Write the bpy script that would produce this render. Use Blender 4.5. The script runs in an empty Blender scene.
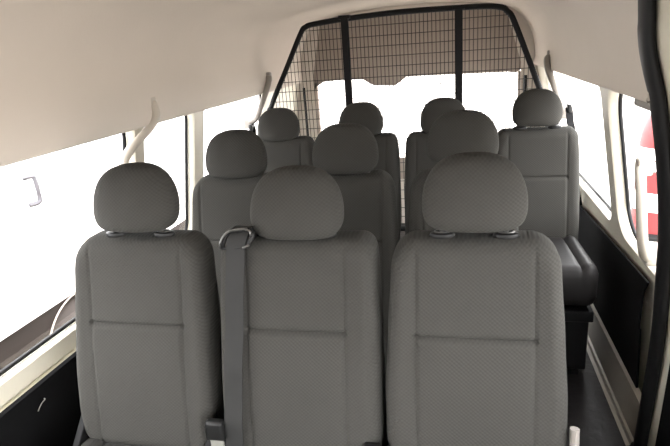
import bpy, bmesh, math, random
from mathutils import Vector, Matrix
random.seed(4)
SC = bpy.context.scene
COL = SC.collection
S = 0.82                      # working units -> metres (applied to everything at the end)

# ------------------------------------------------------------------ materials
def lin(c):
    return tuple(((x/255)/12.92 if x/255 <= .04045 else ((x/255+.055)/1.055)**2.4) for x in c)+(1,)
def mat(name, col, rough=.6, metal=0, spec=.5, noise=None, bump=None, sheen=0):
    m = bpy.data.materials.new(name); m.use_nodes = True
    nt = m.node_tree; b = nt.nodes['Principled BSDF']
    b.inputs['Base Color'].default_value = col if len(col) == 4 else tuple(col)+(1,)
    b.inputs['Roughness'].default_value = rough; b.inputs['Metallic'].default_value = metal
    b.inputs['Specular IOR Level'].default_value = spec
    if sheen: b.inputs['Sheen Weight'].default_value = sheen
    tc = nt.nodes.new('ShaderNodeTexCoord')
    if noise:
        sc, amt = noise
        n = nt.nodes.new('ShaderNodeTexNoise'); n.inputs['Scale'].default_value = sc; n.inputs['Detail'].default_value = 4
        nt.links.new(tc.outputs['Object'], n.inputs['Vector'])
        mr = nt.nodes.new('ShaderNodeMapRange'); mr.inputs[3].default_value = 1-amt; mr.inputs[4].default_value = 1+amt
        nt.links.new(n.outputs['Fac'], mr.inputs[0])
        mx = nt.nodes.new('ShaderNodeMix'); mx.data_type = 'RGBA'; mx.blend_type = 'MULTIPLY'; mx.inputs[0].default_value = 1
        mx.inputs[6].default_value = b.inputs['Base Color'].default_value
        nt.links.new(mr.outputs[0], mx.inputs[7]); nt.links.new(mx.outputs[2], b.inputs['Base Color'])
    if bump:
        sc, st, dist = bump
        n = nt.nodes.new('ShaderNodeTexNoise'); n.inputs['Scale'].default_value = sc; n.inputs['Detail'].default_value = 3
        nt.links.new(tc.outputs['Object'], n.inputs['Vector'])
        bp = nt.nodes.new('ShaderNodeBump'); bp.inputs['Strength'].default_value = st; bp.inputs['Distance'].default_value = dist
        nt.links.new(n.outputs['Fac'], bp.inputs['Height']); nt.links.new(bp.outputs[0], b.inputs['Normal'])
    return m

def fabric(name, col, amp):
    """woven seat cloth: small diamond weave in colour and bump"""
    m = bpy.data.materials.new(name); m.use_nodes = True
    nt = m.node_tree; b = nt.nodes['Principled BSDF']; N = nt.nodes.new; Lk = nt.links.new
    b.inputs['Roughness'].default_value = .92; b.inputs['Specular IOR Level'].default_value = .06
    b.inputs['Sheen Weight'].default_value = .02
    tc = N('ShaderNodeTexCoord'); sx = N('ShaderNodeSeparateXYZ'); Lk(tc.outputs['Object'], sx.inputs[0])
    def mth(op, a, bb=None, cc=None):
        n = N('ShaderNodeMath'); n.operation = op
        for i, v in enumerate((a, bb, cc)):
            if v is None: continue
            if isinstance(v, (int, float)): n.inputs[i].default_value = v
            else: Lk(v, n.inputs[i])
        return n.outputs[0]
    k = 2*math.pi/.0108
    p = mth('MULTIPLY', sx.outputs[0], k); q = mth('MULTIPLY', sx.outputs[2], k*1.15)
    w = mth('MULTIPLY', mth('SINE', p), mth('SINE', q))
    w2 = mth('MULTIPLY_ADD', w, .5, .5)
    nz = N('ShaderNodeTexNoise'); nz.inputs['Scale'].default_value = 6; nz.inputs['Detail'].default_value = 5
    Lk(tc.outputs['Object'], nz.inputs['Vector'])
    fac = mth('ADD', mth('MULTIPLY_ADD', w2, 2*amp, 1-amp), mth('MULTIPLY_ADD', nz.outputs['Fac'], .24, -.12))
    mx = N('ShaderNodeMix'); mx.data_type = 'RGBA'; mx.blend_type = 'MULTIPLY'; mx.inputs[0].default_value = 1
    mx.inputs[6].default_value = col if len(col) == 4 else tuple(col)+(1,)
    Lk(fac, mx.inputs[7]); Lk(mx.outputs[2], b.inputs['Base Color'])
    bp = N('ShaderNodeBump'); bp.inputs['Strength'].default_value = .35; bp.inputs['Distance'].default_value = .002
    Lk(w2, bp.inputs['Height']); Lk(bp.outputs[0], b.inputs['Normal'])
    return m

def glass(name, tint=(1, 1, 1), refl=.05):
    m = bpy.data.materials.new(name); m.use_nodes = True
    nt = m.node_tree; nt.nodes.remove(nt.nodes['Principled BSDF'])
    out = nt.nodes['Material Output']
    t = nt.nodes.new('ShaderNodeBsdfTransparent'); t.inputs[0].default_value = tuple(tint)+(1,)
    g = nt.nodes.new('ShaderNodeBsdfGlossy'); g.inputs['Roughness'].default_value = .02
    mx = nt.nodes.new('ShaderNodeMixShader'); mx.inputs[0].default_value = refl
    nt.links.new(t.outputs[0], mx.inputs[1]); nt.links.new(g.outputs[0], mx.inputs[2]); nt.links.new(mx.outputs[0], out.inputs[0])
    return m

M = dict(
    cloth=fabric('grey_seat_cloth', (.041, .0398, .0365), .13),
    plain=fabric('plain_grey_cloth', (.022, .0215, .020), .05),
    vinyl=mat('dark_seat_vinyl', (.013, .012, .012), .55, spec=.15, bump=(60, .15, .002)),
    lining=mat('beige_headlining', (.58, .525, .465), .95, spec=.1, noise=(3, .05), bump=(90, .12, .002)),
    paint=mat('cream_paint', (.64, .60, .50), .42, noise=(4, .04)),
    creamplastic=mat('cream_plastic', (.46, .42, .36), .5),
    greyplastic=mat('warm_grey_plastic', (.22, .20, .18), .55),
    black=mat('black_trim_board', (.004, .004, .0043), .9, spec=.1, noise=(20, .15), bump=(120, .2, .001)),
    rubber=mat('black_rubber', (.008, .008, .0085), .5, spec=.2),
    blackmetal=mat('black_powdercoat', (.007, .007, .0075), .6, spec=.15),
    wire=mat('dark_wire', (.02, .018, .016), .5),
    tail=mat('brown_grey_tailgate_trim', (.30, .25, .215), .85, noise=(8, .06)),
    floor=mat('dark_floor_vinyl', (.011, .0095, .0098), .42, spec=.22, noise=(7, .5), bump=(25, .5, .006)),
    kick=mat('grey_beige_step_panel', (.26, .24, .20), .5, noise=(6, .06)),
    chrome=mat('bright_steel', (.75, .75, .74), .18, metal=1),
    darkchrome=mat('worn_steel', (.16, .16, .155), .4, metal=1),
    webbing=mat('dark_grey_webbing', (.018, .018, .0175), .7, spec=.25, noise=(14, .25)),
    buckle=mat('black_buckle_plastic', (.008, .008, .008), .45, spec=.25),
    stalk=mat('pale_grey_buckle_stalk', (.17, .17, .15), .6),
    glass=glass('clear_side_glass'),
    white=mat('white_van_paint', (.82, .82, .84), .35),
    dark=mat('brown_grey_cladding', (.028, .022, .020), .8, spec=.2, noise=(3, .15)),
    tyre=mat('tyre_rubber', (.06, .05, .048), .8),
    lip=mat('pale_arch_lip', (.55, .48, .42), .5),
    handle=mat('grey_door_handle', (.085, .08, .09), .5),
    ground=mat('pale_concrete', (.40, .37, .34), .9, noise=(30, .2)),
    red=mat('red_barrier_plastic', (.14, .010, .012), .6),
    whiteband=mat('white_reflective_band', (.85, .85, .85), .4),
)

# ------------------------------------------------------------------ mesh helpers
class MB:
    def __init__(s): s.bm = bmesh.new()
    def grid(s, P, close_u=False, close_v=False):
        """P[i][j] points -> quads"""
        V = [[s.bm.verts.new(p) for p in row] for row in P]
        n, m = len(V), len(V[0])
        for i in range(n if close_u else n-1):
            for j in range(m if close_v else m-1):
                try: s.bm.faces.new((V[i][j], V[(i+1) % n][j], V[(i+1) % n][(j+1) % m], V[i][(j+1) % m]))
                except ValueError: pass
        return V
    def box(s, x0, x1, y0, y1, z0, z1):
        r = bmesh.ops.create_cube(s.bm, size=1)
        for v in r['verts']:
            v.co = Vector((x0+(v.co.x+.5)*(x1-x0), y0+(v.co.y+.5)*(y1-y0), z0+(v.co.z+.5)*(z1-z0)))
        return r['verts']
    def tube(s, path, r, n=10, r2=None, up=(0, 0, 1), cap=True, closed=False):
        """sweep an ellipse (r along side, r2 along up) over a path; r may be list"""
        path = [Vector(p) for p in path]; k = len(path); rows = []
        for i, p in enumerate(path):
            if closed: t = path[(i+1) % k]-path[i-1]
            else: t = path[min(i+1, k-1)]-path[max(i-1, 0)]
            t.normalize(); a = t.cross(Vector(up))
            if a.length < 1e-4: a = t.cross(Vector((1, 0, 0)))
            a.normalize(); b = a.cross(t)
            ra = r[i] if isinstance(r, (list, tuple)) else r
            rb = (r2[i] if isinstance(r2, (list, tuple)) else r2) if r2 is not None else ra
            rows.append([p+a*(math.cos(2*math.pi*j/n)*ra)+b*(math.sin(2*math.pi*j/n)*rb) for j in range(n)])
        V = s.grid(rows, close_u=closed, close_v=True)
        if cap and not closed:
            s.bm.faces.new(V[0][::-1]); s.bm.faces.new(V[-1])
        return V
    def wirebar(s, a, b, r):
        s.tube([a, b], r, n=4, cap=False)
    def prism(s, poly, axis, a, b):
        """polygon in the plane normal to axis, extruded from a to b"""
        def pt(u, v, w):
            return {0: (w, u, v), 1: (u, w, v), 2: (u, v, w)}[axis]
        A = [s.bm.verts.new(pt(u, v, a)) for u, v in poly]; B = [s.bm.verts.new(pt(u, v, b)) for u, v in poly]
        s.bm.faces.new(A); s.bm.faces.new(B[::-1]); n = len(poly)
        for i in range(n): s.bm.faces.new((A[i], B[i], B[(i+1) % n], A[(i+1) % n]))
    def lathe(s, prof, cx, cy, n=32):
        s.grid([[(cx+r*math.cos(2*math.pi*j/n), cy+r*math.sin(2*math.pi*j/n), z) for j in range(n)] for r, z in prof], close_v=True)
    def mesh(s, name, smooth=True, bevel=0, weld=True, angle=None):
        if weld: bmesh.ops.remove_doubles(s.bm, verts=s.bm.verts, dist=1e-5)
        if bevel: bmesh.ops.bevel(s.bm, geom=s.bm.edges[:], offset=bevel, segments=3, affect='EDGES', profile=.6)
        bmesh.ops.recalc_face_normals(s.bm, faces=s.bm.faces)
        me = bpy.data.meshes.new(name); s.bm.to_mesh(me); s.bm.free()
        if smooth:
            for p in me.polygons: p.use_smooth = True
            me.set_sharp_from_angle(angle=math.radians(angle or 45))
        return me

def link(name, me, m, parent=None, loc=(0, 0, 0)):
    o = bpy.data.objects.new(name, me)
    if m and not me.materials: me.materials.append(m)
    COL.objects.link(o); o.location = loc
    if parent: o.parent = parent
    return o
def empty(name, loc=(0, 0, 0)):
    o = bpy.data.objects.new(name, None); COL.objects.link(o); o.location = loc; o.empty_display_size = .1; return o
def tag(o, label, cat, group=None):
    o['label'] = label; o['category'] = cat
    if group: o['group'] = group
    return o
def struct(o): o['kind'] = 'structure'; return o
def children(o): return [c for c in bpy.data.objects if c.parent == o]
def copy_tree(o, parent=None):
    kids = children(o); c = o.copy(); COL.objects.link(c)
    if parent: c.parent = parent
    for k in kids: copy_tree(k, c)
    return c
def smooth_path(pts, n=6):
    """Catmull-Rom through points"""
    P = [Vector(p) for p in pts]; out = []
    for i in range(len(P)-1):
        p0, p1, p2, p3 = P[max(i-1, 0)], P[i], P[i+1], P[min(i+2, len(P)-1)]
        for k in range(n):
            t = k/n
            out.append(.5*((2*p1)+(p2-p0)*t+(2*p0-5*p1+4*p2-p3)*t*t+(3*p1-p0-3*p2+p3)*t**3))
    out.append(P[-1]); return out
def interp(x, tab):
    if x <= tab[0][0]: return tab[0][1]
    for (a, va), (b, vb) in zip(tab, tab[1:]):
        if x <= b:
            t = (x-a)/(b-a); t = t*t*(3-2*t)*.5+t*.5
            return va+(vb-va)*t
    return tab[-1][1]

# ------------------------------------------------------------------ seats
def cushion_block(hx, hz, R, hy, r, n, deform):
    """pillow: rounded rectangle in XZ (half sizes hx,hz, corner R), depth 2*hy with edge fillet r"""
    mb = MB()
    def B(u, v):
        qx, qz = u*hx, v*hz
        ix, iz = max(-(hx-R), min(hx-R, qx)), max(-(hz-R), min(hz-R, qz))
        dx, dz = qx-ix, qz-iz; L = math.hypot(dx, dz)
        return (qx, qz) if L < 1e-9 else (ix+dx/L*R, iz+dz/L*R)
    def sdf(x, z):
        ax, az = abs(x)-(hx-R), abs(z)-(hz-R)
        return math.hypot(max(ax, 0), max(az, 0))+min(max(ax, az), 0)-R
    def w(t): return math.copysign(1-(1-abs(t))**1.25, t) if False else t
    for side in (-1, 1):
        P = []
        for i in range(n+1):
            row = []
            for j in range(n+1):
                u, v = -1+2*i/n, -1+2*j/n; m = max(abs(u), abs(v))
                if m < 1e-9: x = z = 0
                else:
                    bx, bz = B(u/m, v/m); qx, qz = u*hx, v*hz
                    k = m**4                        # straight grid inside, rounded outline at the rim
                    x, z = bx*m*k+qx*(1-k), bz*m*k+qz*(1-k)
                d = max(0, -sdf(x, z))
                f = 0 if d >= r else r-math.sqrt(max(0, r*r-(r-d)**2))
                row.append(deform(x, side*(hy-f), z))
            P.append(row)
        V = mb.grid(P)
    # the two faces meet at the rim when hy == r, otherwise a side strip closes them
    if hy > r+1e-6:
        def rim(y):
            L = []
            for i in range(n): L.append((-1+2*i/n, -1))
            for i in range(n): L.append((1, -1+2*i/n))
            for i in range(n): L.append((1-2*i/n, 1))
            for i in range(n): L.append((-1, 1-2*i/n))
            out = []
            for u, v in L:
                bx, bz = B(u, v); out.append(deform(bx, y, bz))
            return out
        mb.grid([rim(-(hy-r)), rim(0), rim(hy-r)], close_v=True)
    return mb

def g(x, s): return math.exp(-(x/s)**2)
def sstep(a, b, x):
    t = max(0, min(1, (x-a)/(b-a))); return t*t*(3-2*t)

def backrest_mesh(hw, R=.075, ztop=1.075, zbot=.36, seam=.165, zs=.80, off=0.0):
    """hw: table z -> half width.  Front face lies on y = .2*(z-1.1)"""
    hz = (ztop-zbot)/2; zc = (ztop+zbot)/2; hx = max(v for _, v in hw)
    def df(x, y, z):
        Z = z+zc; k = interp(Z, hw)/hx; X = x*k; Y = y+.075
        if y < 0:
            fr = sstep(-.02, -.06, y)
            ax = abs(X)
            b = -.010*sstep(seam, seam+.06, ax)*sstep(ztop, ztop-.12, Z)      # side bolsters
            b += -.018*g(Z-.62, .22)*(1-.6*sstep(.1, .24, ax))                 # lumbar swell
            b += -.006*(1 if Z < zs else 0)*sstep(seam+.01, seam-.01, ax)*g(Z-zs+.05, .12)
            b += .005*g(ax-seam, .006)*sstep(ztop, ztop-.05, Z)                # piping lines
            if ax < seam+.006: b += .011*g(Z-zs, .0065)
            Y += b*fr
        return (X+off, Y+.2*(Z-1.1), Z)
    return cushion_block(hx, hz, R, .075, .05, 110, df).mesh('backrest')

def headrest_mesh(hw=.148, z0=1.090, z1=1.305, n=40, m=28):
    mb = MB(); H = z1-z0; rows = []
    prof = []
    for i in range(n+1):
        a = -math.pi/2+math.pi*i/n
        prof.append(a)
    zw = z0+.36*H
    for a in prof:
        sn, cs = math.sin(a), math.cos(a)
        if a < 0:
            z = zw+(zw-z0)*math.copysign(abs(sn)**.8, sn); w = abs(cs)**.36
        else:
            z = zw+(z1-zw)*sn**1.0; w = abs(cs)**.72
        d = abs(cs)**.5
        row = []
        for j in range(m*2):
            b = 2*math.pi*j/(m*2)
            cx, cy = math.cos(b), math.sin(b)
            e = .72
            x = hw*w*math.copysign(abs(cx)**e, cx); y = (.062*d)*math.copysign(abs(cy)**e, cy)
            y -= .022*math.cos(x/hw*1.35)*(1 if y < 0 else .4)*d - .016
            row.append((x, y+.045+.2*(z-1.1), z))
        rows.append(row)
    mb.grid(rows, close_v=True)
    return mb.mesh('headrest', angle=75)

HW_A = [(.40, .245), (.50, .256), (.62, .256), (.80, .247), (.97, .236), (1.10, .222)]
HW_B = [(z, w*.935) for z, w in HW_A]
HW_M = [(.40, .252), (.50, .261), (.62, .262), (.80, .258), (.97, .252), (1.10, .244)]
HW_R = [(.40, .205), (.62, .222), (.80, .222), (.97, .218), (1.14, .208)]
ME = {}
ME['back'] = backrest_mesh(HW_A); ME['back_wide'] = backrest_mesh([(z, w*1.025) for z, w in HW_A]); ME['back_second'] = backrest_mesh(HW_B, ztop=1.09)
ME['back_mid'] = backrest_mesh(HW_M, R=.05, seam=.155)
ME['back_rear'] = backrest_mesh(HW_R, R=.05, ztop=1.13, zs=.88, seam=.15, zbot=.50)
ME['head'] = headrest_mesh()
ME['head_rear'] = headrest_mesh(.129, 1.13, 1.322)
for k in ('back', 'back_wide', 'back_second', 'back_mid', 'back_rear', 'head', 'head_rear'): ME[k].materials.append(M['cloth'])

def guide_mesh():
    mb = MB()
    mb.lathe([(.0, .0), (.034, .0), (.037, .006), (.034, .013), (.022, .017), (.014, .018), (.0, .018)], 0, 0, 24)
    for v in mb.bm.verts: v.co.y *= .62
    return mb.mesh('post_guide')
ME['guide'] = guide_mesh(); ME['guide'].materials.append(M['buckle'])
mb = MB(); mb.tube([(0, 0, -.05), (0, .004, .05)], .0075, 12); ME['post'] = mb.mesh('headrest_post'); ME['post'].materials.append(M['darkchrome'])
mb = MB(); mb.tube([(.021*math.cos(a), .012*math.sin(a), 0) for a in [2*math.pi*i/24 for i in range(24)]], .003, 6, closed=True)
ME['ring'] = mb.mesh('guide_ring'); ME['ring'].materials.append(M['darkchrome'])

def seat_cushion_mesh(hw, depth=.56, z0=.25, z1=.385):
    hx = hw
    def df(x, y, z):      # block axes: x, thickness(y), length(z)
        t = (z+depth/2)/depth
        Z = (z0+z1)/2-y; 
        if y < 0:
            Z += .012*sstep(hx*.62, hx*.8, abs(x)); Z -= .007*g(abs(x)-hx*.62, .007)
        return (x, -.10-depth+ (t*depth), Z+.03*(1-t))
    m = cushion_block(hx, depth/2, .05, (z1-z0)/2, .05, 48, df).mesh('seat_cushion')
    m.materials.append(M['plain']); return m
ME['cush'] = seat_cushion_mesh(.246); ME['cush_second'] = seat_cushion_mesh(.236); ME['cush_rear'] = seat_cushion_mesh(.208, .54, .37, .57); ME['cush_rear'].materials.clear(); ME['cush_rear'].materials.append(M['vinyl'])
def base_mesh(hw, zt=.245, ins=.06):
    mb = MB(); mb.box(-hw+.02, hw-.02, -.60, -.12, zt-.055, zt)
    mb.box(-hw+ins, hw-ins, -.56 if ins < .05 else -.50, -.16, .03, zt-.055)
    return mb.mesh('seat_base', bevel=.008)
def leg_mesh():
    mb = MB(); mb.box(-.02, .02, -.56, -.10, 0, .03)
    mb.prism([(-.53, .03), (-.47, .03), (-.44, .19), (-.50, .19)], 0, -.016, .016)
    mb.prism([(-.20, .03), (-.14, .03), (-.17, .19), (-.23, .19)], 0, -.016, .016)
    return mb.mesh('leg_rail', bevel=.004)
def hinge_mesh():
    mb = MB()
    mb.prism([(-.29, .22), (-.17, .22), (-.085, .46), (-.045, .60), (-.075, .61), (-.13, .47), (-.29, .30)], 0, -.012, .012)
    return mb.mesh('recliner_bracket', bevel=.004)
ME['base'] = base_mesh(.236); ME['base_rear'] = base_mesh(.222, .365, .03); ME['leg'] = leg_mesh(); ME['hinge'] = hinge_mesh()
for k in ('base', 'base_rear', 'leg', 'hinge'): ME[k].materials.append(M['blackmetal'])

def make_seat(x, y, kind, headdz=0.0, headdx=0.0):
    root = empty('passenger_seat', (x, y, 0))
    rear = kind == 'rear'
    sec = kind == 'second'
    link('backrest', ME['back_rear' if rear else 'back_mid' if kind == 'mid' else 'back_wide' if kind == 'wide' else 'back_second' if sec else 'back'], None, root)
    link('seat_cushion', ME['cush_rear' if rear else 'cush_second' if sec else 'cush'], None, root)
    link('seat_base', ME['base_rear' if rear else 'base'], None, root)
    hw = .222 if rear else .240 if sec else .255
    for s in (-1, 1):
        link('leg_rail', ME['leg'], None, root, (s*(hw-.08), 0, 0))
        link('recliner_bracket', ME['hinge'], None, root, (s*(hw-.014), 0.02, 0))
    top = 1.13 if rear else 1.075
    hd = link('headrest', ME['head_rear' if rear else 'head'], None, root, (headdx, 0, headdz))
    for s in (-1, 1):
        link('headrest_post', ME['post'], None, hd, (s*.09, .055+.2*(top-1.1), top+.035))
        gd = link('post_guide', ME['guide'], None, root, (s*.09, .055+.2*(top-1.1), top-.004))
        link('guide_ring', ME['ring'], None, gd, (0, 0, .017))
    return root

front_left = make_seat(-1.035, 1.5, 'std', .001, -.008)
tag(front_left, 'grey cloth seat nearest the camera on the left, beside the big left side window', 'seat', 'front row seats')
front_mid = make_seat(-.492, 1.5, 'mid', -.022)
tag(front_mid, 'grey cloth middle seat of the front row with a dark belt down its left edge', 'seat', 'front row seats')
front_right = make_seat(.041, 1.5, 'wide', .004)
tag(front_right, 'grey cloth front row seat on the right beside the aisle, largest headrest in view', 'seat', 'front row seats')
ROW2 = [(-1.012, 2.3, -.012, 'second row seat behind the front left seat, by the left window pillars'),
        (-.494, 2.3, -.004, 'dark grey second row middle seat, headrest rising behind the belted front seat'),
        (.014, 2.3, .03, 'second row seat directly behind the front right seat, mostly hidden by its headrest')]
for x, y, dz, lab in ROW2:
    tag(make_seat(x, y, 'second', dz), lab, 'seat', 'second row seats')
ROW3 = [(-1.06, 3.1, -.02, 'back row seat at far left, its headrest against the left end of the cage'),
        (-.557, 3.1, -.01, 'back row seat second from left, headrest below the left upright bar of the cage'),
        (-.086, 3.1, -.008, 'back row seat third from left, headrest below the right upright bar of the cage'),
        (.412, 3.1, .012, 'back row seat at far right beside the aisle, pale lower back panel in full view')]
for x, y, dz, lab in ROW3:
    tag(make_seat(x, y, 'rear', dz), lab, 'seat', 'back row seats')

# belt, belt guide and buckles on the front seats
def strip(path, w, th, side=(1, 0, 0)):
    mb = MB(); sd = Vector(side).normalized(); rows = []
    P = [Vector(p) for p in path]
    for i, p in enumerate(P):
        t = (P[min(i+1, len(P)-1)]-P[max(i-1, 0)]).normalized(); nn = t.cross(sd).normalized()
        rows.append([p-sd*w/2+nn*th/2, p-sd*w/4+nn*th*.6, p+sd*w/4+nn*th*.6, p+sd*w/2+nn*th/2, p+sd*w/2-nn*th/2, p-sd*w/2-nn*th/2])
    V = mb.grid(rows, close_v=True); mb.bm.faces.new(V[0][::-1]); mb.bm.faces.new(V[-1])
    return mb
def fy(z): return .2*(z-1.1)
bx = -.175
pts = [(bx+.012, .10, 1.06), (bx+.014, .04, 1.108), (bx+.013, -.008, 1.105), (bx+.004, -.030, 1.07)]
for i in range(1, 12):
    z = 1.06-.06*i
    pts.append((bx-.032*i/11.0, fy(z)-.024-.018*g(z-.62, .22)+.003*math.sin(i*1.9), z))
belt = link('seat_belt', strip(smooth_path(pts, 4), .060, .004).mesh('seat_belt'), M['webbing'], front_mid)
belt['label'] = 'dark grey belt webbing'
mb = MB()
mb.tube(smooth_path([(-.05, -.02, -.030), (-.045, -.022, -.006), (-.028, -.012, .018), (0, -.008, .024), (.036, -.008, .029), (.047, -.010, .022), (.048, -.018, .006), (.036, -.026, -.018)], 5), .0075, 8)
mb.tube(smooth_path([(.036, -.026, -.018), (0, -.03, -.024), (-.05, -.02, -.030)], 5), .006, 8)
gl = link('belt_guide', mb.mesh('belt_guide'), M['buckle'], front_mid, (-.17, 0, 1.085))
mb = MB()
mb.tube(smooth_path([(-.054, -.030, -.028), (-.050, -.034, -.005), (-.030, -.024, .022), (0, -.018, .030), (.036, -.018, .034)], 5), .0035, 6)
mb.tube(smooth_path([(.022, -.036, -.022), (.034, -.036, -.018), (.042, -.032, -.014)], 4), .005, 6)
mb.tube(smooth_path([(.030, -.020, .032), (.045, -.020, .026), (.048, -.024, .014)], 4), .004, 6)
link('guide_edge', mb.mesh('guide_edge'), M['darkchrome'], gl)
mb = MB()
mb.box(-.05, .04, .0, .10, .985, 1.085)
link('belt_retractor_cover', mb.mesh('belt_retractor_cover', bevel=.015), M['buckle'], front_mid, (-.17, .01, .005))
def buckle(parent, x, y, z, stalk='stalk', name='belt_buckle'):
    mb = MB(); mb.box(-.034, .034, -.016, .016, -.02, .05)
    for v in mb.bm.verts:
        if v.co.z > 0: v.co.x *= .82
    b = link(name, mb.mesh(name, bevel=.012), M['buckle'], parent, (x, y, z))
    mb = MB(); mb.box(-.022, .022, -.006, .006, -.13, -.018)
    link('buckle_stalk', mb.mesh('buckle_stalk', bevel=.003), M[stalk], b)
    return b
buckle(front_mid, -.262, -.165, .482)
buckle(front_mid, .236, -.15, .43, 'buckle')
# recline lever on the aisle seat
mb = MB(); mb.tube(smooth_path([(0, -.20, .40), (.004, -.16, .47), (.006, -.13, .56)], 5), .013, 8, r2=.02)
lv = link('recline_lever', mb.mesh('recline_lever'), M['greyplastic'], front_right, (.268, .02, 0)); lv['label'] = 'pale grey plastic recline lever'
# small belt guide on the third back row seat
r3 = [o for o in COL.objects if o.get('label', '').startswith('back row seat third')][0]
mb = MB(); mb.tube([(.024*math.cos(a), .006*math.sin(a), .018*math.sin(a)) for a in [2*math.pi*i/20 for i in range(20)]], .007, 8, closed=True)
link('belt_guide', mb.mesh('belt_guide'), M['buckle'], r3, (.205, .0, 1.125))

# ------------------------------------------------------------------ van shell
XC = -.39
YR = 4.95                                         # rear end of the lining
def hw_at(z): return 1.11-.157*(z-.8)
def side_panel(name, sgn, y0, y1, zb, zt, holes, depth, m, front_poly=None):
    """body side with rounded window openings, leaning inwards towards the roof"""
    cu = bpy.data.curves.new(name, 'CURVE'); cu.dimensions = '2D'; cu.fill_mode = 'BOTH'; cu.extrude = depth/2
    def spl(pts):
        s = cu.splines.new('POLY'); s.points.add(len(pts)-1); s.use_cyclic_u = True
        for p, q in zip(s.points, pts): p.co = (q[0], q[1], 0, 1)
    spl([(y0, zb), (y1, zb), (y1, zt), (y0, zt)])
    for h in holes: spl(rrect(*h))
    tmp = bpy.data.objects.new('tmp', cu); COL.objects.link(tmp)
    dg = bpy.context.evaluated_depsgraph_get(); me = bpy.data.meshes.new_from_object(tmp.evaluated_get(dg))
    bpy.data.objects.remove(tmp); bpy.data.curves.remove(cu)
    for v in me.vertices:
        y, z, e = v.co
        v.co = (XC+sgn*(hw_at(z)+depth/2+e), y, z)
    me.materials.clear(); me.name = name
    bm = bmesh.new(); bm.from_mesh(me); bmesh.ops.remove_doubles(bm, verts=bm.verts, dist=1e-5)
    bmesh.ops.recalc_face_normals(bm, faces=bm.faces); bm.to_mesh(me); bm.free()
    return link(name, me, m)
def rrect(y0, y1, z0, z1, r, n=8):
    out = []
    for cx, cz, a0 in ((y1-r, z0+r, -90), (y1-r, z1-r, 0), (y0+r, z1-r, 90), (y0+r, z0+r, 180)):
        for i in range(n+1):
            a = math.radians(a0+90*i/n); out.append((cx+r*math.cos(a), cz+r*math.sin(a)))
    return out
DEP = .06
LW = [(.32, 2.225, .60, 1.385, .07), (2.30, 2.83, .62, 1.385, .07), (2.945, 4.05, .62, 1.385, .08)]
RW = [(2.045, 2.68, .70, 1.395, .13), (2.79, 4.55, .70, 1.395, .09)]
wl = struct(side_panel('wall_left', -1, .16, 4.95, .50, 1.42, LW, DEP, M['paint']))
wr = struct(side_panel('wall_right', 1, 2.0, 4.95, .50, 1.42, RW, DEP, M['paint']))
# pillar and lower sheet metal below the black boards
mb = MB(); mb.box(.762, .80, 2.0, 4.95, -.02, .52); struct(link('wall_right_lower', mb.mesh('wall_right_lower', smooth=False), M['paint']))
mb = MB(); mb.box(-1.58, -1.515, .16, 4.95, -.02, .52); struct(link('wall_left_lower', mb.mesh('wall_left_lower', smooth=False), M['paint']))
# windows: rubber seal + pane, one per opening
def window(n, sgn, h):
    y0, y1, z0, z1, r = h; e = .012
    def pt(y, z): return (XC+sgn*(hw_at(z)+DEP-.012), y, z)
    loop = [pt(y, z) for y, z in rrect(y0+e, y1-e, z0+e, z1-e, r)]
    mb = MB(); mb.tube(loop, .009, 8, closed=True)
    w = struct(link('window_%d' % n, mb.mesh('window_seal'), M['rubber']))
    mb = MB(); mb.bm.faces.new([mb.bm.verts.new(p) for p in loop])
    link('window_pane', mb.mesh('window_pane', smooth=False), M['glass'], w)
for i, h in enumerate(LW): window(i+1, -1, h)
for i, h in enumerate(RW): window(i+4, 1, h)

# black lower boards
mb = MB(); mb.prism([(.18, .0), (4.9, .0), (4.9, .53), (.18, .53)], 0, -1.512, -1.488)
struct(link('trim_1', mb.mesh('trim_1', smooth=False, bevel=.004), M['black']))
fr = smooth_path([(2.166, .668, 0), (2.205, .605, 0), (2.215, .53, 0), (2.212, .45, 0), (2.198, .44, 0), (2.185, .34, 0), (2.165, .2, 0), (2.16, .12, 0)], 4)
mb = MB(); mb.prism([(p.x, p.y) for p in fr]+[(4.9, .12), (4.9, .55), (3.43, .607)], 0, .714, .722)
struct(link('trim_2', mb.mesh('trim_2', smooth=False), M['black']))
# step panel along the aisle
mb = MB(); prof = [(.66, 0), (.675, .005), (.680, .022), (.690, .026), (.700, .19), (.725, .195), (.725, 0)]
mb.grid([[(x, y, z) for x, z in prof] for y in (2.04, 4.9)], close_v=True)
struct(link('baseboard_right', mb.mesh('baseboard_right', angle=30), M['kick']))
# floor
mb = MB(); mb.box(-1.58, .80, -1.7, 5.0, -.05, 0)
struct(link('floor', mb.mesh('floor', smooth=False), M['floor']))
# roof lining
PR = [(1.03, 1.366), (.992, 1.360), (.985, 1.375), (.995, 1.43), (.99, 1.52), (.965, 1.63), (.90, 1.75), (.78, 1.84), (.55, 1.895), (.25, 1.915), (0, 1.92)]
prof = smooth_path([(XC-a, 0, z) for a, z in PR]+[(XC+a, 0, z) for a, z in PR[-2::-1]], 4)
def lining(y0, y1, xmax=9, xmin=-9, ny=2):
    mb = MB(); P = []
    pr = [p for p in prof if xmin <= p.x <= xmax]
    for i in range(ny):
        y = y0+(y1-y0)*i/(ny-1)
        P.append([(p.x, y, p.z+.019*max(-1, min(1, (p.x-XC)))*sstep(1.75, 1.4, p.z)) for p in pr])
    mb.grid(P); return mb
struct(link('ceiling', lining(1.995, YR).mesh('ceiling', angle=60), M['lining']))
struct(link('ceiling_front', lining(-1.7, 1.995, xmax=.36).mesh('ceiling_front', angle=60), M['lining']))
# outer roof skin
mb = MB(); P = [[(XC+(p.x-XC)*1.06, y, p.z+.05) for p in prof] for y in (-1.75, 5.1)]; mb.grid(P)
struct(link('roof', mb.mesh('roof'), M['white']))

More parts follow.
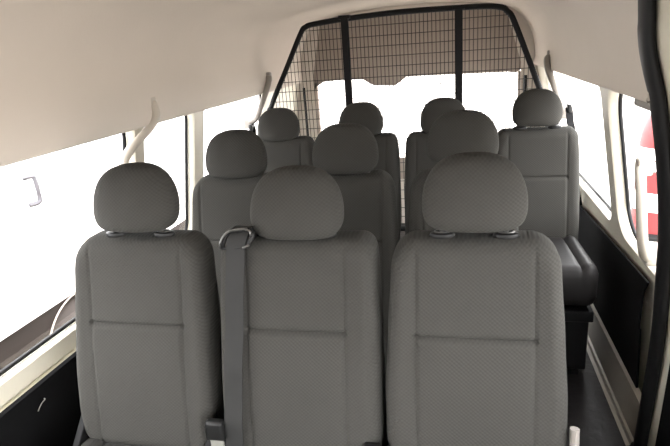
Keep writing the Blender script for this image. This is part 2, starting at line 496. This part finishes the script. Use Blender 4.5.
# door opening rubber (right) following the body section
sp = smooth_path([(.562, 1.99, 1.74), (.571, 1.99, 1.644), (.573, 1.99, 1.606), (.583, 1.99, 1.545), (.601, 1.99, 1.477), (.623, 1.99, 1.404), (.644, 1.99, 1.304), (.665, 1.99, 1.19), (.685, 1.99, 1.052), (.699, 1.99, .908), (.706, 1.99, .742), (.711, 1.99, .492), (.694, 1.99, .049), (.690, 1.99, -.04)], 5)
mb = MB(); mb.tube(sp, .022, 14, r2=[.036+.016*sstep(.2, 1.1, p.z) for p in sp], up=(0, 1, 0)); struct(link('trim_3', mb.mesh('trim_3', angle=80), M['rubber']))
# pillar face behind the rubber
mb = MB(); mb.grid([[(p.x+dx, y, p.z) for p in sp] for dx, y in ((.02, 1.99), (.022, 2.01), (.03, 2.025), (.05, 2.03))]); struct(link('trim_4', mb.mesh('trim_4', angle=60), M['paint']))
# flange closing the gap between the lining edge and the rubber
def at_z(path, z):
    for a, b in zip(path, path[1:]):
        if min(a.z, b.z) <= z <= max(a.z, b.z) and abs(a.z-b.z) > 1e-6: return a.x+(b.x-a.x)*(z-a.z)/(b.z-a.z)
rgt = [p for p in prof if p.x > XC+.7]
rows = []
for i in range(15):
    z = 1.385+.315*i/14
    xl = at_z([Vector((p.x, 0, p.z+.019*max(-1, min(1, (p.x-XC)))*sstep(1.75, 1.4, p.z))) for p in rgt if p.x <= XC+.996], max(z, 1.40))
    rows.append([(xl, 1.995, z), (max(xl+.005, at_z(sp, z)+.03), 2.0, z)])
mb = MB(); mb.grid(rows); struct(link('trim_6', mb.mesh('trim_6'), M['lining']))
# sliding door ahead of the rubber: cream frame, black lower board, window
door = empty('door_1', (.74, 1.0, 0)); struct(door)
def dpt(p, dx, y): return (p.x+dx-.74, y-1.0, p.z)
up = [p for p in sp if p.z > .66]; lo = [p for p in sp if p.z <= .70]
mb = MB(); mb.grid([[dpt(p, .02, y) for p in sp] for y in (2.0, 1.945, 1.89)])
mb.grid([[dpt(p, dx, y) for p in up] for dx, y in ((.02, 1.89), (.024, 1.60))])
mb.grid([[dpt(p, .024, y) for p in up if p.z > 1.36] for y in (1.60, .55)])
mb.grid([[dpt(p, .024, y) for p in up if p.z < .88] for y in (1.60, .55)])
mb.grid([[(dpt(p, .02, 0)[0]+dx, y-1.0, p.z) for p in up if p.z < 1.45] for dx, y in ((0.004, 1.60), (.05, 1.60))])
link('door_frame', mb.mesh('door_frame', angle=50), M['paint'], door)
mb = MB(); mb.grid([[dpt(p, .012, y) for p in lo] for y in (1.89, .55)]); mb.grid([[dpt(p, dx, 1.89) for p in lo] for dx in (.012, .05)])
link('door_board', mb.mesh('door_board', smooth=False), M['black'], door)
mb = MB(); a = [p for p in up if .84 < p.z < 1.4]; mb.grid([[dpt(p, .05, y) for p in a] for y in (1.6, .55)])
link('door_pane', mb.mesh('door_pane', smooth=False), M['glass'], door)
mb = MB(); mb.grid([[(XC+(p.x-XC), y, p.z) for p in prof if p.x >= .36 and p.z > 1.70] for y in (1.995, -1.7)])
struct(link('ceiling_edge', mb.mesh('ceiling_edge'), M['paint']))
# dark rounded track cover at the top of the small right window
mb = MB(); mb.box(.685, .72, 2.18, 2.46, 1.315, 1.352)
struct(link('trim_5', mb.mesh('trim_5', bevel=.014), M['greyplastic']))

# unseen cab end, added to limit front light: lower panel, header and windscreen
mb = MB(); mb.box(-1.58, .80, -1.75, -1.68, -.02, 1.02); mb.box(-1.58, .80, -1.75, -1.68, 1.44, 1.95)
mb.box(-1.58, -1.36, -1.75, -1.68, 1.02, 1.44); mb.box(.58, .80, -1.75, -1.68, 1.02, 1.44)
struct(link('wall_front', mb.mesh('wall_front', smooth=False), M['black']))
mb = MB(); mb.bm.faces.new([mb.bm.verts.new(p) for p in ((-1.36, -1.72, 1.02), (.58, -1.72, 1.02), (.58, -1.72, 1.44), (-1.36, -1.72, 1.44))])
struct(link('window_6', mb.mesh('window_6', smooth=False), M['glass']))

# rear wall and tailgate
cu_out = [(p.x, p.z) for p in prof]
mb = MB()
T = [(-1.285, .42), (-1.285, 1.40), (-1.19, 1.85), (.37, 1.85), (.505, 1.40), (.505, .42)]
def ringfaces(outer, inner, y):
    O = [mb.bm.verts.new((x, y, z)) for x, z in outer]; I = [mb.bm.verts.new((x, y, z)) for x, z in inner]
    for i in range(len(O)-1): mb.bm.faces.new((O[i], O[i+1], I[i+1], I[i]))
outer = [(-1.6, -.02), (-1.6, 1.34), (-1.35, 1.95), (.57, 1.95), (.82, 1.34), (.82, -.02)]
ringfaces(outer, T, 4.96)
mb.bm.faces.new([mb.bm.verts.new((x, 4.96, z)) for x, z in ((-1.6, -.02), (.82, -.02), (.505, .42), (-1.285, .42))])
ringfaces(T+[T[0]], [(x*.995, z) for x, z in T]+[(T[0][0]*.995, T[0][1])], 4.96)
# reveal
A = [mb.bm.verts.new((x, 4.96, z)) for x, z in T]; B2 = [mb.bm.verts.new((x, 5.02, z)) for x, z in T]
for i in range(6): mb.bm.faces.new((A[i], A[(i+1) % 6], B2[(i+1) % 6], B2[i]))
struct(link('wall_back', mb.mesh('wall_back', smooth=False), M['lining']))
tg = empty('door_2', (XC, 5.0, .42)); struct(tg)
def tp(x, z): return (x-XC, z-.42)
top = [(-1.285, 1.40), (-1.19, 1.86), (.37, 1.86), (.505, 1.40), (.505, 1.345)]
low = [(.47, 1.318), (.40, 1.328), (-.40, 1.338), (-.455, 1.335), (-.50, 1.30), (-.55, 1.268), (-.735, 1.276), (-.78, 1.30), (-.835, 1.335), (-1.0, 1.342), (-1.20, 1.335), (-1.262, 1.30), (-1.285, 1.27)]
mb = MB(); mb.prism([tp(*p) for p in top+low], 1, 0, .04)
link('upper_trim', mb.mesh('upper_trim', smooth=False), M['tail'], tg)
mb = MB(); mb.prism([tp(*p) for p in ((-1.285, .40), (.505, .40), (.505, .62), (-1.285, .62))], 1, 0, .04)
link('lower_trim', mb.mesh('lower_trim', smooth=False), M['tail'], tg)
mb = MB()
for x0, x1 in ((-1.285, -1.262), (.485, .505)): mb.prism([tp(*p) for p in ((x0, .6), (x1, .6), (x1, 1.33), (x0, 1.33))], 1, 0, .04)
link('window_surround', mb.mesh('window_surround', smooth=False), M['tail'], tg)
mb = MB(); mb.bm.faces.new([mb.bm.verts.new((x-XC, .03, z-.42)) for x, z in ((-1.27, .6), (.49, .6), (.49, 1.34), (-1.27, 1.34))])
link('window_pane', mb.mesh('window_pane', smooth=False), M['glass'], tg)
for zz in (1.20, 1.05, .90, .75):
    mb = MB(); mb.wirebar((-1.25-XC, .027, zz-.42), (.47-XC, .027, zz-.42), .003)
    link('heating_line', mb.mesh('heating_line'), M['lip'], tg)
for x in (-1.36, .535):
    mb = MB(); mb.tube([(x-XC, -.10, .35), (x-XC, -.10, .88)], .012, 8)
    link('gas_strut', mb.mesh('gas_strut'), M['blackmetal'], tg)

# ------------------------------------------------------------------ cargo barrier
cage = empty('cargo_barrier', (XC, 4.0, 0))
tag(cage, 'black steel cargo barrier with wire mesh standing behind the back row of seats', 'barrier')
fp = smooth_path([(-1.40, 0, .25), (-1.40, 0, 1.10), (-1.368, 0, 1.247), (-1.235, 0, 1.49), (-1.10, 0, 1.735), (-1.06, 0, 1.775), (-1.0, 0, 1.79), (-.77, 0, 1.808), (-.39, 0, 1.822), (.10, 0, 1.815), (.26, 0, 1.80), (.31, 0, 1.77), (.36, 0, 1.69), (.532, 0, 1.256), (.59, 0, 1.10), (.60, 0, .25)], 5)
fp = [Vector((p.x-XC, p.y, p.z)) for p in fp]
mb = MB(); mb.tube(fp, .019, 10, up=(0, 1, 0)); link('frame_bar', mb.mesh('frame_bar', angle=80), M['blackmetal'], cage)
for x in (-.772, -.002):
    mb = MB(); mb.box(x-XC-.026, x-XC+.026, -.045, -.012, .25, 1.83)
    link('upright_bar', mb.mesh('upright_bar', bevel=.008), M['blackmetal'], cage)
mb = MB(); mb.tube([(-1.40-XC, 0, .27), (.60-XC, 0, .27)], .019, 10); link('bottom_bar', mb.mesh('bottom_bar'), M['blackmetal'], cage)
def zmax(x):
    zs = [a.z+(b.z-a.z)*((x-a.x)/(b.x-a.x)) for a, b in zip(fp, fp[1:]) if abs(b.x-a.x) > 1e-6 and min(a.x, b.x) <= x <= max(a.x, b.x)]
    return max(zs) if zs else 1.1
def xr(z):
    xs = [a.x+(b.x-a.x)*((z-a.z)/(b.z-a.z)) for a, b in zip(fp, fp[1:]) if abs(b.z-a.z) > 1e-6 and min(a.z, b.z) <= z <= max(a.z, b.z)]
    return (min(xs), max(xs)) if len(xs) > 1 else None
mb = MB(); x = -1.39
while x < .60:
    mb.wirebar((x-XC, .004, .27), (x-XC, .004, zmax(x-XC)), .0024); x += .0275
z = .30
while z < 1.80:
    r = xr(z)
    if r: mb.wirebar((r[0], -.002, z), (r[1], -.002, z), .0024)
    z += .069
link('wire_mesh', mb.mesh('wire_mesh'), M['wire'], cage)
for x in (-.772, -.002):
    mb = MB(); mb.box(x-XC-.04, x-XC+.04, -.05, .02, 1.805, 1.83)
    link('clamp_plate', mb.mesh('clamp_plate', bevel=.004), M['blackmetal'], cage)
for x in (-1.40, .60):
    mb = MB(); mb.box(x-XC-.06, x-XC+.06, -.06, .06, 0, .012); mb.tube([(x-XC, 0, 0), (x-XC, 0, .27)], .019, 8)
    link('mounting_foot', mb.mesh('mounting_foot'), M['blackmetal'], cage)

# ------------------------------------------------------------------ grab handles and belts on the sides
def handle(pts, r, r2, m, label, base, group='grab handles', up=(1, 0, 0), ends=True):
    b = Vector(base); h = empty('grab_handle', base); tag(h, label, 'handle', group)
    P = [Vector(p)-b for p in smooth_path(pts, 7)]
    mb = MB(); mb.tube(P, r, 12, r2=r2, up=up); link('grip', mb.mesh('grip', angle=80), M[m], h)
    if ends:
        for p in (P[0], P[-1]):
            mb = MB(); mb.box(p.x-.028, p.x+.028, p.y-.026, p.y+.026, p.z-.034, p.z+.034)
            link('end_cap', mb.mesh('end_cap', bevel=.012), M[m], h)
    return h
handle([(-1.41, 2.37, 1.432), (-1.385, 2.362, 1.425), (-1.372, 2.345, 1.379), (-1.375, 2.287, 1.335), (-1.380, 2.20, 1.300), (-1.388, 2.11, 1.258), (-1.40, 2.06, 1.20), (-1.425, 2.08, 1.05), (-1.46, 2.18, 1.0)], .016, .023, 'creamplastic',
       'curved cream grab handle on the left pillar above the front left headrest', (-1.41, 2.36, 1.435))
handle([(.70, 2.30, 1.10), (.675, 2.245, 1.09), (.668, 2.21, 1.05), (.672, 2.18, .94), (.678, 2.15, .83), (.695, 2.16, .78), (.725, 2.19, .77)], .017, .020, 'creamplastic',
       'upright cream grab handle on the right pillar beside the black door rubber', (.70, 2.30, 1.10))
handle([(-1.385, 4.01, 1.45), (-1.36, 3.97, 1.44), (-1.355, 3.88, 1.37), (-1.366, 3.74, 1.26), (-1.385, 3.67, 1.19), (-1.45, 3.69, 1.16)], .016, .022, 'greyplastic',
       'grey grab handle at the rear left, beside the leftmost back row headrest', (-1.385, 4.01, 1.45))
handle([(.62, 4.18, 1.47), (.585, 4.12, 1.45), (.58, 4.0, 1.38), (.60, 3.86, 1.29), (.63, 3.76, 1.18), (.66, 3.80, 1.12)], .016, .022, 'greyplastic',
       'grey grab handle at the rear right, above the far right back row seat', (.62, 4.18, 1.47))
def anchor(pts, w, label, base):
    b = Vector(base); h = empty('seat_belt', base); tag(h, label, 'seat belt', 'belts on the rear pillars')
    link('webbing', strip([Vector(p)-b for p in smooth_path(pts, 5)], w, .004, side=(.75, .65, 0)).mesh('webbing'), M['black'], h)
    mb = MB(); p = Vector(pts[0])-b; mb.box(p.x-.012, p.x+.012, p.y-.035, p.y+.035, p.z-.03, p.z+.02)
    link('anchor_cover', mb.mesh('anchor_cover', bevel=.008), M['buckle'], h)
anchor([(-1.40, 3.62, 1.14), (-1.39, 3.60, 1.11), (-1.388, 3.57, 1.06), (-1.395, 3.56, 1.0), (-1.42, 3.53, .8), (-1.495, 3.48, .60)], .05, 'black belt hanging beside the leftmost back row headrest', (-1.40, 3.62, 1.14))
anchor([(.648, 3.60, 1.18), (.650, 3.57, 1.14), (.650, 3.54, 1.10), (.655, 3.50, 1.05), (.68, 3.47, .8), (.712, 3.46, .60)], .06, 'black belt hanging beside the far right back row headrest', (.648, 3.60, 1.18))
# small wire clip on the black left board
mb = MB(); mb.tube(smooth_path([(0, -.01, -.015), (.008, -.008, .0), (.010, .006, .010), (.008, .025, .012), (0, .028, .012)], 5), .002, 6)
tag(link('wire_clip', mb.mesh('wire_clip'), M['greyplastic'], None, (-1.487, 1.42, .46)), 'thin metal clip on the black board below the left window', 'clip')

# ------------------------------------------------------------------ outside
mb = MB(); mb.box(-30, 30, -25, 45, -.63, -.58); struct(link('ground', mb.mesh('ground', smooth=False), M['ground']))
van = empty('parked_van', (-2.6, 2.0, -.58)); tag(van, 'white van parked close outside the left side window', 'van')
def vp(y, z): return (y-2.0, z+.58)
cy, cz, R = 3.02, -.24, .365
arc = [(cy+R*math.cos(math.radians(a)), cz+R*math.sin(math.radians(a))) for a in range(0, 181, 6)]
up_poly = [vp(-1.0, .135), vp(5.8, .135), vp(5.8, .9), vp(5.6, 1.05), vp(-1.0, 1.05)]
mb = MB(); mb.prism(up_poly, 0, -1.6, 0)
mb.grid([[(-.0-.02*i-.02*i*i*.3, y, 1.63+i*.12) for i in range(6)] for y in (-3.0, 3.6)])
mb.grid([[(x, y, z) for x, z in ((-.25, 2.23), (-.8, 2.29), (-1.4, 2.23), (-1.6, 1.63))] for y in (-3.0, 3.6)])
link('body', mb.mesh('body', angle=30), M['white'], van)
mb = MB(); mb.prism([vp(y, z) for y, z in [(-1.0, -.3)]+[(cy-R, -.3)]+arc[::-1]+[(cy+R, -.3), (5.8, -.3), (5.8, .135), (-1.0, .135)]], 0, -1.6, -.012)
link('sill_cladding', mb.mesh('sill_cladding', smooth=False), M['dark'], van)
mb = MB(); mb.tube([(-.005, *vp(y, z)) for y, z in arc], .006, 8, r2=.006, up=(1, 0, 0)); link('arch_lip', mb.mesh('arch_lip'), M['lip'], van)
def wheel(wy):
    mb = MB(); pr = [(.17, -.10), (.30, -.10), (.33, -.08), (.335, -.04), (.335, .04), (.33, .08), (.30, .10), (.17, .10)]
    mb.grid([[(-.13+x, r*math.cos(t), r*math.sin(t)) for t in [2*math.pi*i/32 for i in range(32)]] for r, x in pr], close_v=True)
    w = link('wheel', mb.mesh('wheel'), M['tyre'], van, (0, vp(wy, 0)[0], .335))
    mb = MB(); mb.grid([[(-.09+x, r*math.cos(t), r*math.sin(t)) for t in [2*math.pi*i/32 for i in range(32)]] for r, x in ((.19, .03), (.16, .0), (.08, -.005), (.05, .02), (0.001, .025))], close_v=True)
    link('hub_cap', mb.mesh('hub_cap'), M['lip'], w)
wheel(cy); wheel(.2)
mb = MB(); mb.tube(smooth_path([(.0, .80, 1.575), (.03, .835, 1.578), (.04, .85, 1.56), (.04, .855, 1.44), (.035, .84, 1.41), (.0, .80, 1.405)], 5), .014, 8)
dh = link('door_handle', mb.mesh('door_handle'), M['handle'], van)
# red and white traffic drum seen through the small right window
dr = empty('traffic_drum', (2.13, 6.4, -.58)); tag(dr, 'red and white banded traffic drum outside the small right window', 'traffic drum')
mb = MB(); mb.lathe([(0.001, 1.42), (.06, 1.41), (.13, 1.36), (.19, 1.26), (.23, 1.12), (.245, .97), (.25, .70), (.262, .10), (.262, .04), (0.001, .04)], 0, 0, 36)
link('drum_body', mb.mesh('drum_body'), M['red'], dr)
for z0, z1, r0, r1 in ((.855, .975, .252, .250), (.74, .835, .254, .252), (.30, .50, .263, .259)):
    mb = MB(); mb.lathe([(r0-.01, z0), (r0, z0), (r1, z1), (r1-.01, z1)], 0, 0, 36)
    bnd = link('reflective_band', mb.mesh('reflective_band'), M['whiteband'], dr); bnd['label'] = 'white reflective band'
mb = MB(); mb.lathe([(0.001, 0), (.33, 0), (.33, .03), (.27, .06), (.001, .06)], 0, 0, 36); link('drum_base', mb.mesh('drum_base'), M['rubber'], dr)

# ------------------------------------------------------------------ light
W = bpy.data.worlds.new('World'); SC.world = W; W.use_nodes = True
nt = W.node_tree; bg = nt.nodes['Background']
bg.inputs[0].default_value = (1.0, 1.0, 1.0, 1); bg.inputs[1].default_value = 15.0

# ------------------------------------------------------------------ camera
cam = bpy.data.cameras.new('Camera'); co = bpy.data.objects.new('Camera', cam); COL.objects.link(co)
def nrm(v): return Vector(v).normalized()
f = 550.0
Yc = nrm((459-335, 39-223, f)); b = nrm((460-335, 39-.073-223, f)); Xc = (b-b.dot(Yc)*Yc).normalized(); Zc = Xc.cross(Yc)
if Zc.y > 0: Zc = -Zc
right = Vector((Xc[0], Yc[0], Zc[0])); down = Vector((Xc[1], Yc[1], Zc[1])); fwd = Vector((Xc[2], Yc[2], Zc[2]))
mw = Matrix((( right.x, -down.x, -fwd.x, 0), (right.y, -down.y, -fwd.y, 0), (right.z, -down.z, -fwd.z, 1.62), (0, 0, 0, 1)))
co.matrix_world = mw
cam.sensor_width = 36; cam.lens = f/670*36; cam.clip_start = .02; cam.clip_end = 200
SC.camera = co

# ------------------------------------------------------------------ to metres
for me in bpy.data.meshes: me.transform(Matrix.Scale(S, 4))
for o in COL.objects: o.location = o.location*S

vs = SC.view_settings
vs.view_transform = 'Standard'; vs.look = 'None'; vs.exposure = 0.0; vs.gamma = 1.0; vs.use_curve_mapping = False
